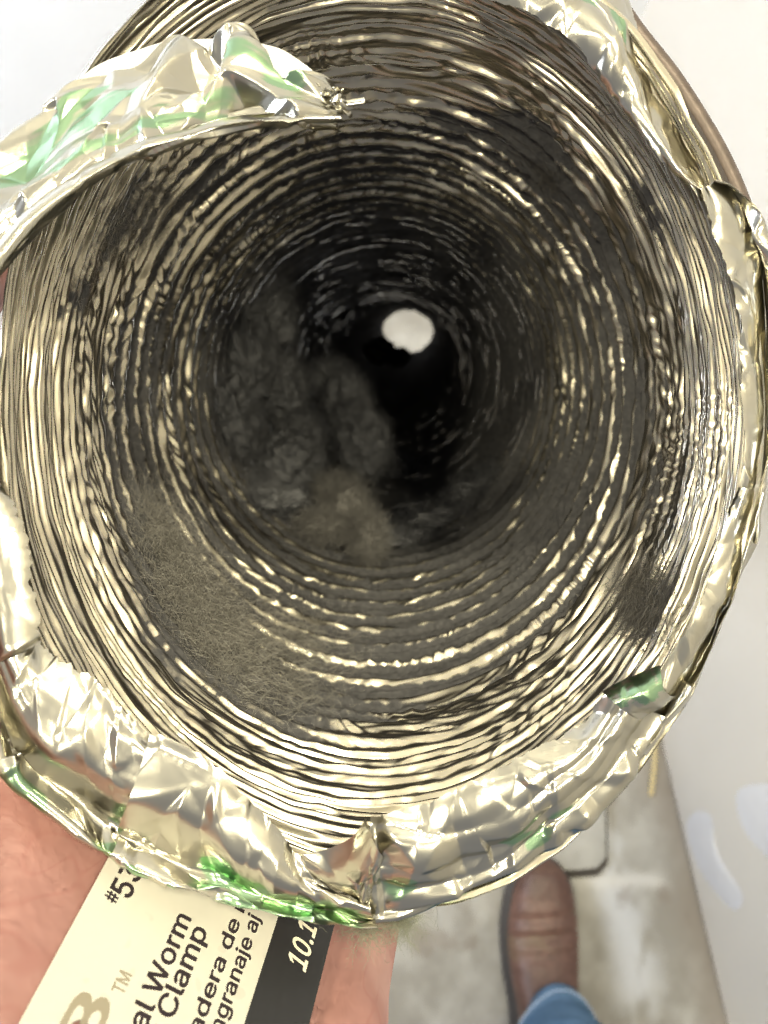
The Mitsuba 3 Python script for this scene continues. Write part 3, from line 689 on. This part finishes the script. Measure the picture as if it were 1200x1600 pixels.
# creases of the palm
cr = np.zeros(len(v))
for pts, dep, wid in (([(.034, -.036), (.026, -.020), (.012, -.009), (-.012, -.004)], .0016, .0012), ([(.022, -.040), (.017, -.028), (.016, -.014)], .0012, .0010), ([(.006, -.034), (.003, -.022), (.004, -.010)], .0010, .0010),
                      ([(-.004, -.028), (-.007, -.014), (-.005, -.004)], .0008, .0008), ([(.040, .0365), (.018, .0362), (-.012, .0345)], .0010, .0009)):
    pts = PchipInterpolator(np.linspace(0, 1, len(pts)), np.array(pts))(np.linspace(0, 1, 40))
    d = np.linalg.norm(np.c_[lu, lv][:, None] - pts[None], axis=2).min(1)
    cr += dep * np.exp(-(d / wid) ** 2) * (.6 + .8 * meshkit.noise(v * 300, 5))
v = v - n * (cr + .0030 * (meshkit.fbm(v * 55, 2, 3) - .5) + .0002 * meshkit.fbm(v * [260, 200, 120], 2, 8))[:, None]
hm = trimesh.Trimesh(to_world(v), hm.faces[:, ::-1], process=False)
add('person__hand', hm, 'skin', 'left hand palm up under the duct', smooth=True)

# boot: stations along the foot from toe to heel on the floor
toe, heel = floor_pt(848, 1338, .03), floor_pt(852, 1640, .03)
ax = (toe - heel) * [1, 1, 0]; ax /= np.linalg.norm(ax); sd = np.array([ax[1], -ax[0], 0]); LEN = .285
tip = toe * [1, 1, 0]


def boot_at(s, w, z): return tip - ax * s + sd * w + np.array([0, 0, z])


SW = PchipInterpolator([0, .012, .03, .06, .095, .14, .19, .24, .275, .285], [.004, .026, .037, .045, .0485, .045, .037, .036, .027, .004])


def boot_rows(ss, top, bottom, grow, n=40):
    V = []
    for s in ss:
        w = float(SW(s)) + grow; z0, z1 = bottom(s), top(s); row = []
        for k in range(n):
            a = 2 * np.pi * k / n; c_, s_ = math.cos(a), math.sin(a)
            x = w * np.sign(c_) * abs(c_) ** .75; z = (z0 + z1) / 2 + (z1 - z0) / 2 * np.sign(s_) * abs(s_) ** .8
            row.append(boot_at(s, x - .004 * math.sin(math.pi * s / .285), z))
        V.append(row)
    V = np.array(V); f = grid_faces(len(ss), n, True)
    m = tri(V, f); k = len(m.vertices)
    m = trimesh.Trimesh(np.vstack([m.vertices, V[0].mean(0), V[-1].mean(0)]), np.vstack([m.faces, [[k, j, (j + 1) % n] for j in range(n)], [[k + 1, (len(ss) - 1) * n + (j + 1) % n, (len(ss) - 1) * n + j] for j in range(n)]]), process=False)
    m.fix_normals(); return m


ss = np.r_[np.linspace(0.0005, .03, 14), np.linspace(.036, .25, 40), np.linspace(.255, .2845, 12)]
topz = PchipInterpolator([0, .006, .02, .05, .09, .13, .17, .20, .24, .27, .285], [.026, .040, .054, .060, .064, .078, .105, .125, .125, .110, .09])
up = boot_rows(ss, lambda s: float(topz(s)), lambda s: .014, -.003)
lower = np.array(up.vertices); rel = (lower - tip) @ -ax
wr = .0026 * np.sin(rel * 300 + 30 * ((lower - tip) @ sd)) * np.exp(-((rel - .085) / .03) ** 2)
up = trimesh.Trimesh(lower - np.array([0, 0, 1]) * wr[:, None] * (lower[:, 2:] > .04), up.faces, process=False)


def leather(p, n, uv):
    a = fbm(p.x * 30, p.y * 30, p.z * 30, 4); b = fbm(p.x * 220, p.y * 220, p.z * 220, 3)
    c = mix((.070, .036, .029), (.150, .080, .062), smoothstep(.25, .75, a * .65 + b * .35))
    return mix(c, (.14, .095, .06), smoothstep(.6, .75, fbm(p.x * 25, p.y * 60, 4.0, 3)) * .7)


scene['boot_leather'] = {'type': 'bumpmap', 'scale': 1.0, 't': proc(lambda p, n, uv: .0012 * fbm(p.x * 240, p.y * 240, p.z * 240, 3), 5e-4), 'b': {'type': 'principled', 'base_color': proc(leather), 'roughness': .42, 'specular': .5}}
scene['boot_rubber'] = {'type': 'principled', 'base_color': rgb(.05, .045, .045), 'roughness': .6}
add('person__boot', up, 'boot_leather', 'brown scuffed leather slip on boot', smooth=True)
add('person__boot__sole', boot_rows(ss, lambda s: .022, lambda s: .0015, .0035), 'boot_rubber', 'dark rubber sole', smooth=40)

# jeans: from the ankle up towards the photographer
ank = boot_at(.185, 0, .105)
knee = np.array([.20, -.42, .46]); hip = np.array([.12, -.36, .86])
th_ = np.linspace(0, 2 * np.pi, 64, endpoint=False); V = []
ax1 = knee - ank; ax1 /= np.linalg.norm(ax1)
for k, t in enumerate(np.r_[np.linspace(0, .12, 16), np.linspace(.14, 1, 30)]):
    c = ank + (knee - ank) * t; x = np.cross(ax1, [0, 1, 0]); x /= np.linalg.norm(x); y = np.cross(ax1, x)
    rad = .0425 + .030 * t + .003 * np.sin(3 * th_ + 20 * t) + (.0025 if t < .05 else 0) + .004 * np.exp(-(t / .05) ** 2) + .0022 * np.sin(34 * t + 2 * th_)
    V.append(c + rad[:, None] * (np.cos(th_)[:, None] * x * 1.0 + np.sin(th_)[:, None] * y * 1.12))
for t in np.linspace(.06, 1, 14):
    c = knee + (hip - knee) * t; V.append(c + (.074 + .012 * t) * (np.cos(th_)[:, None] * x + np.sin(th_)[:, None] * y * (1 - t) + np.sin(th_)[:, None] * np.array([0, 1, 0]) * t * -1))
inner = [V[0] * .96 + V[0].mean(0) * .04, V[6] * .95 + V[6].mean(0) * .05]
V = np.array([inner[1], inner[0]] + V)


def denim(p, n, uv):
    w = noise(p.x * 900 + p.z * 500, p.y * 900 - p.z * 700, 3.0); a = fbm(p.x * 40, p.y * 40, p.z * 40, 3)
    return mix((.045, .095, .18), (.14, .23, .35), .35 * w + .65 * a)


scene['denim'] = {'type': 'twosided', 'b': {'type': 'diffuse', 'reflectance': proc(denim)}}
scene['thread'] = {'type': 'diffuse', 'reflectance': rgb(.45, .55, .68)}
add('person__trouser_leg', tri(V, grid_faces(len(V), 64, True)), 'denim', 'blue denim trouser leg with a stitched hem', smooth=True)
q = V[7]; st = [q[k] + (q[k] - q.mean(0)) * .02 for k in list(range(64)) + [0]]
add('person__trouser_leg__stitching', tube(st, .0011, 6, False), 'thread')
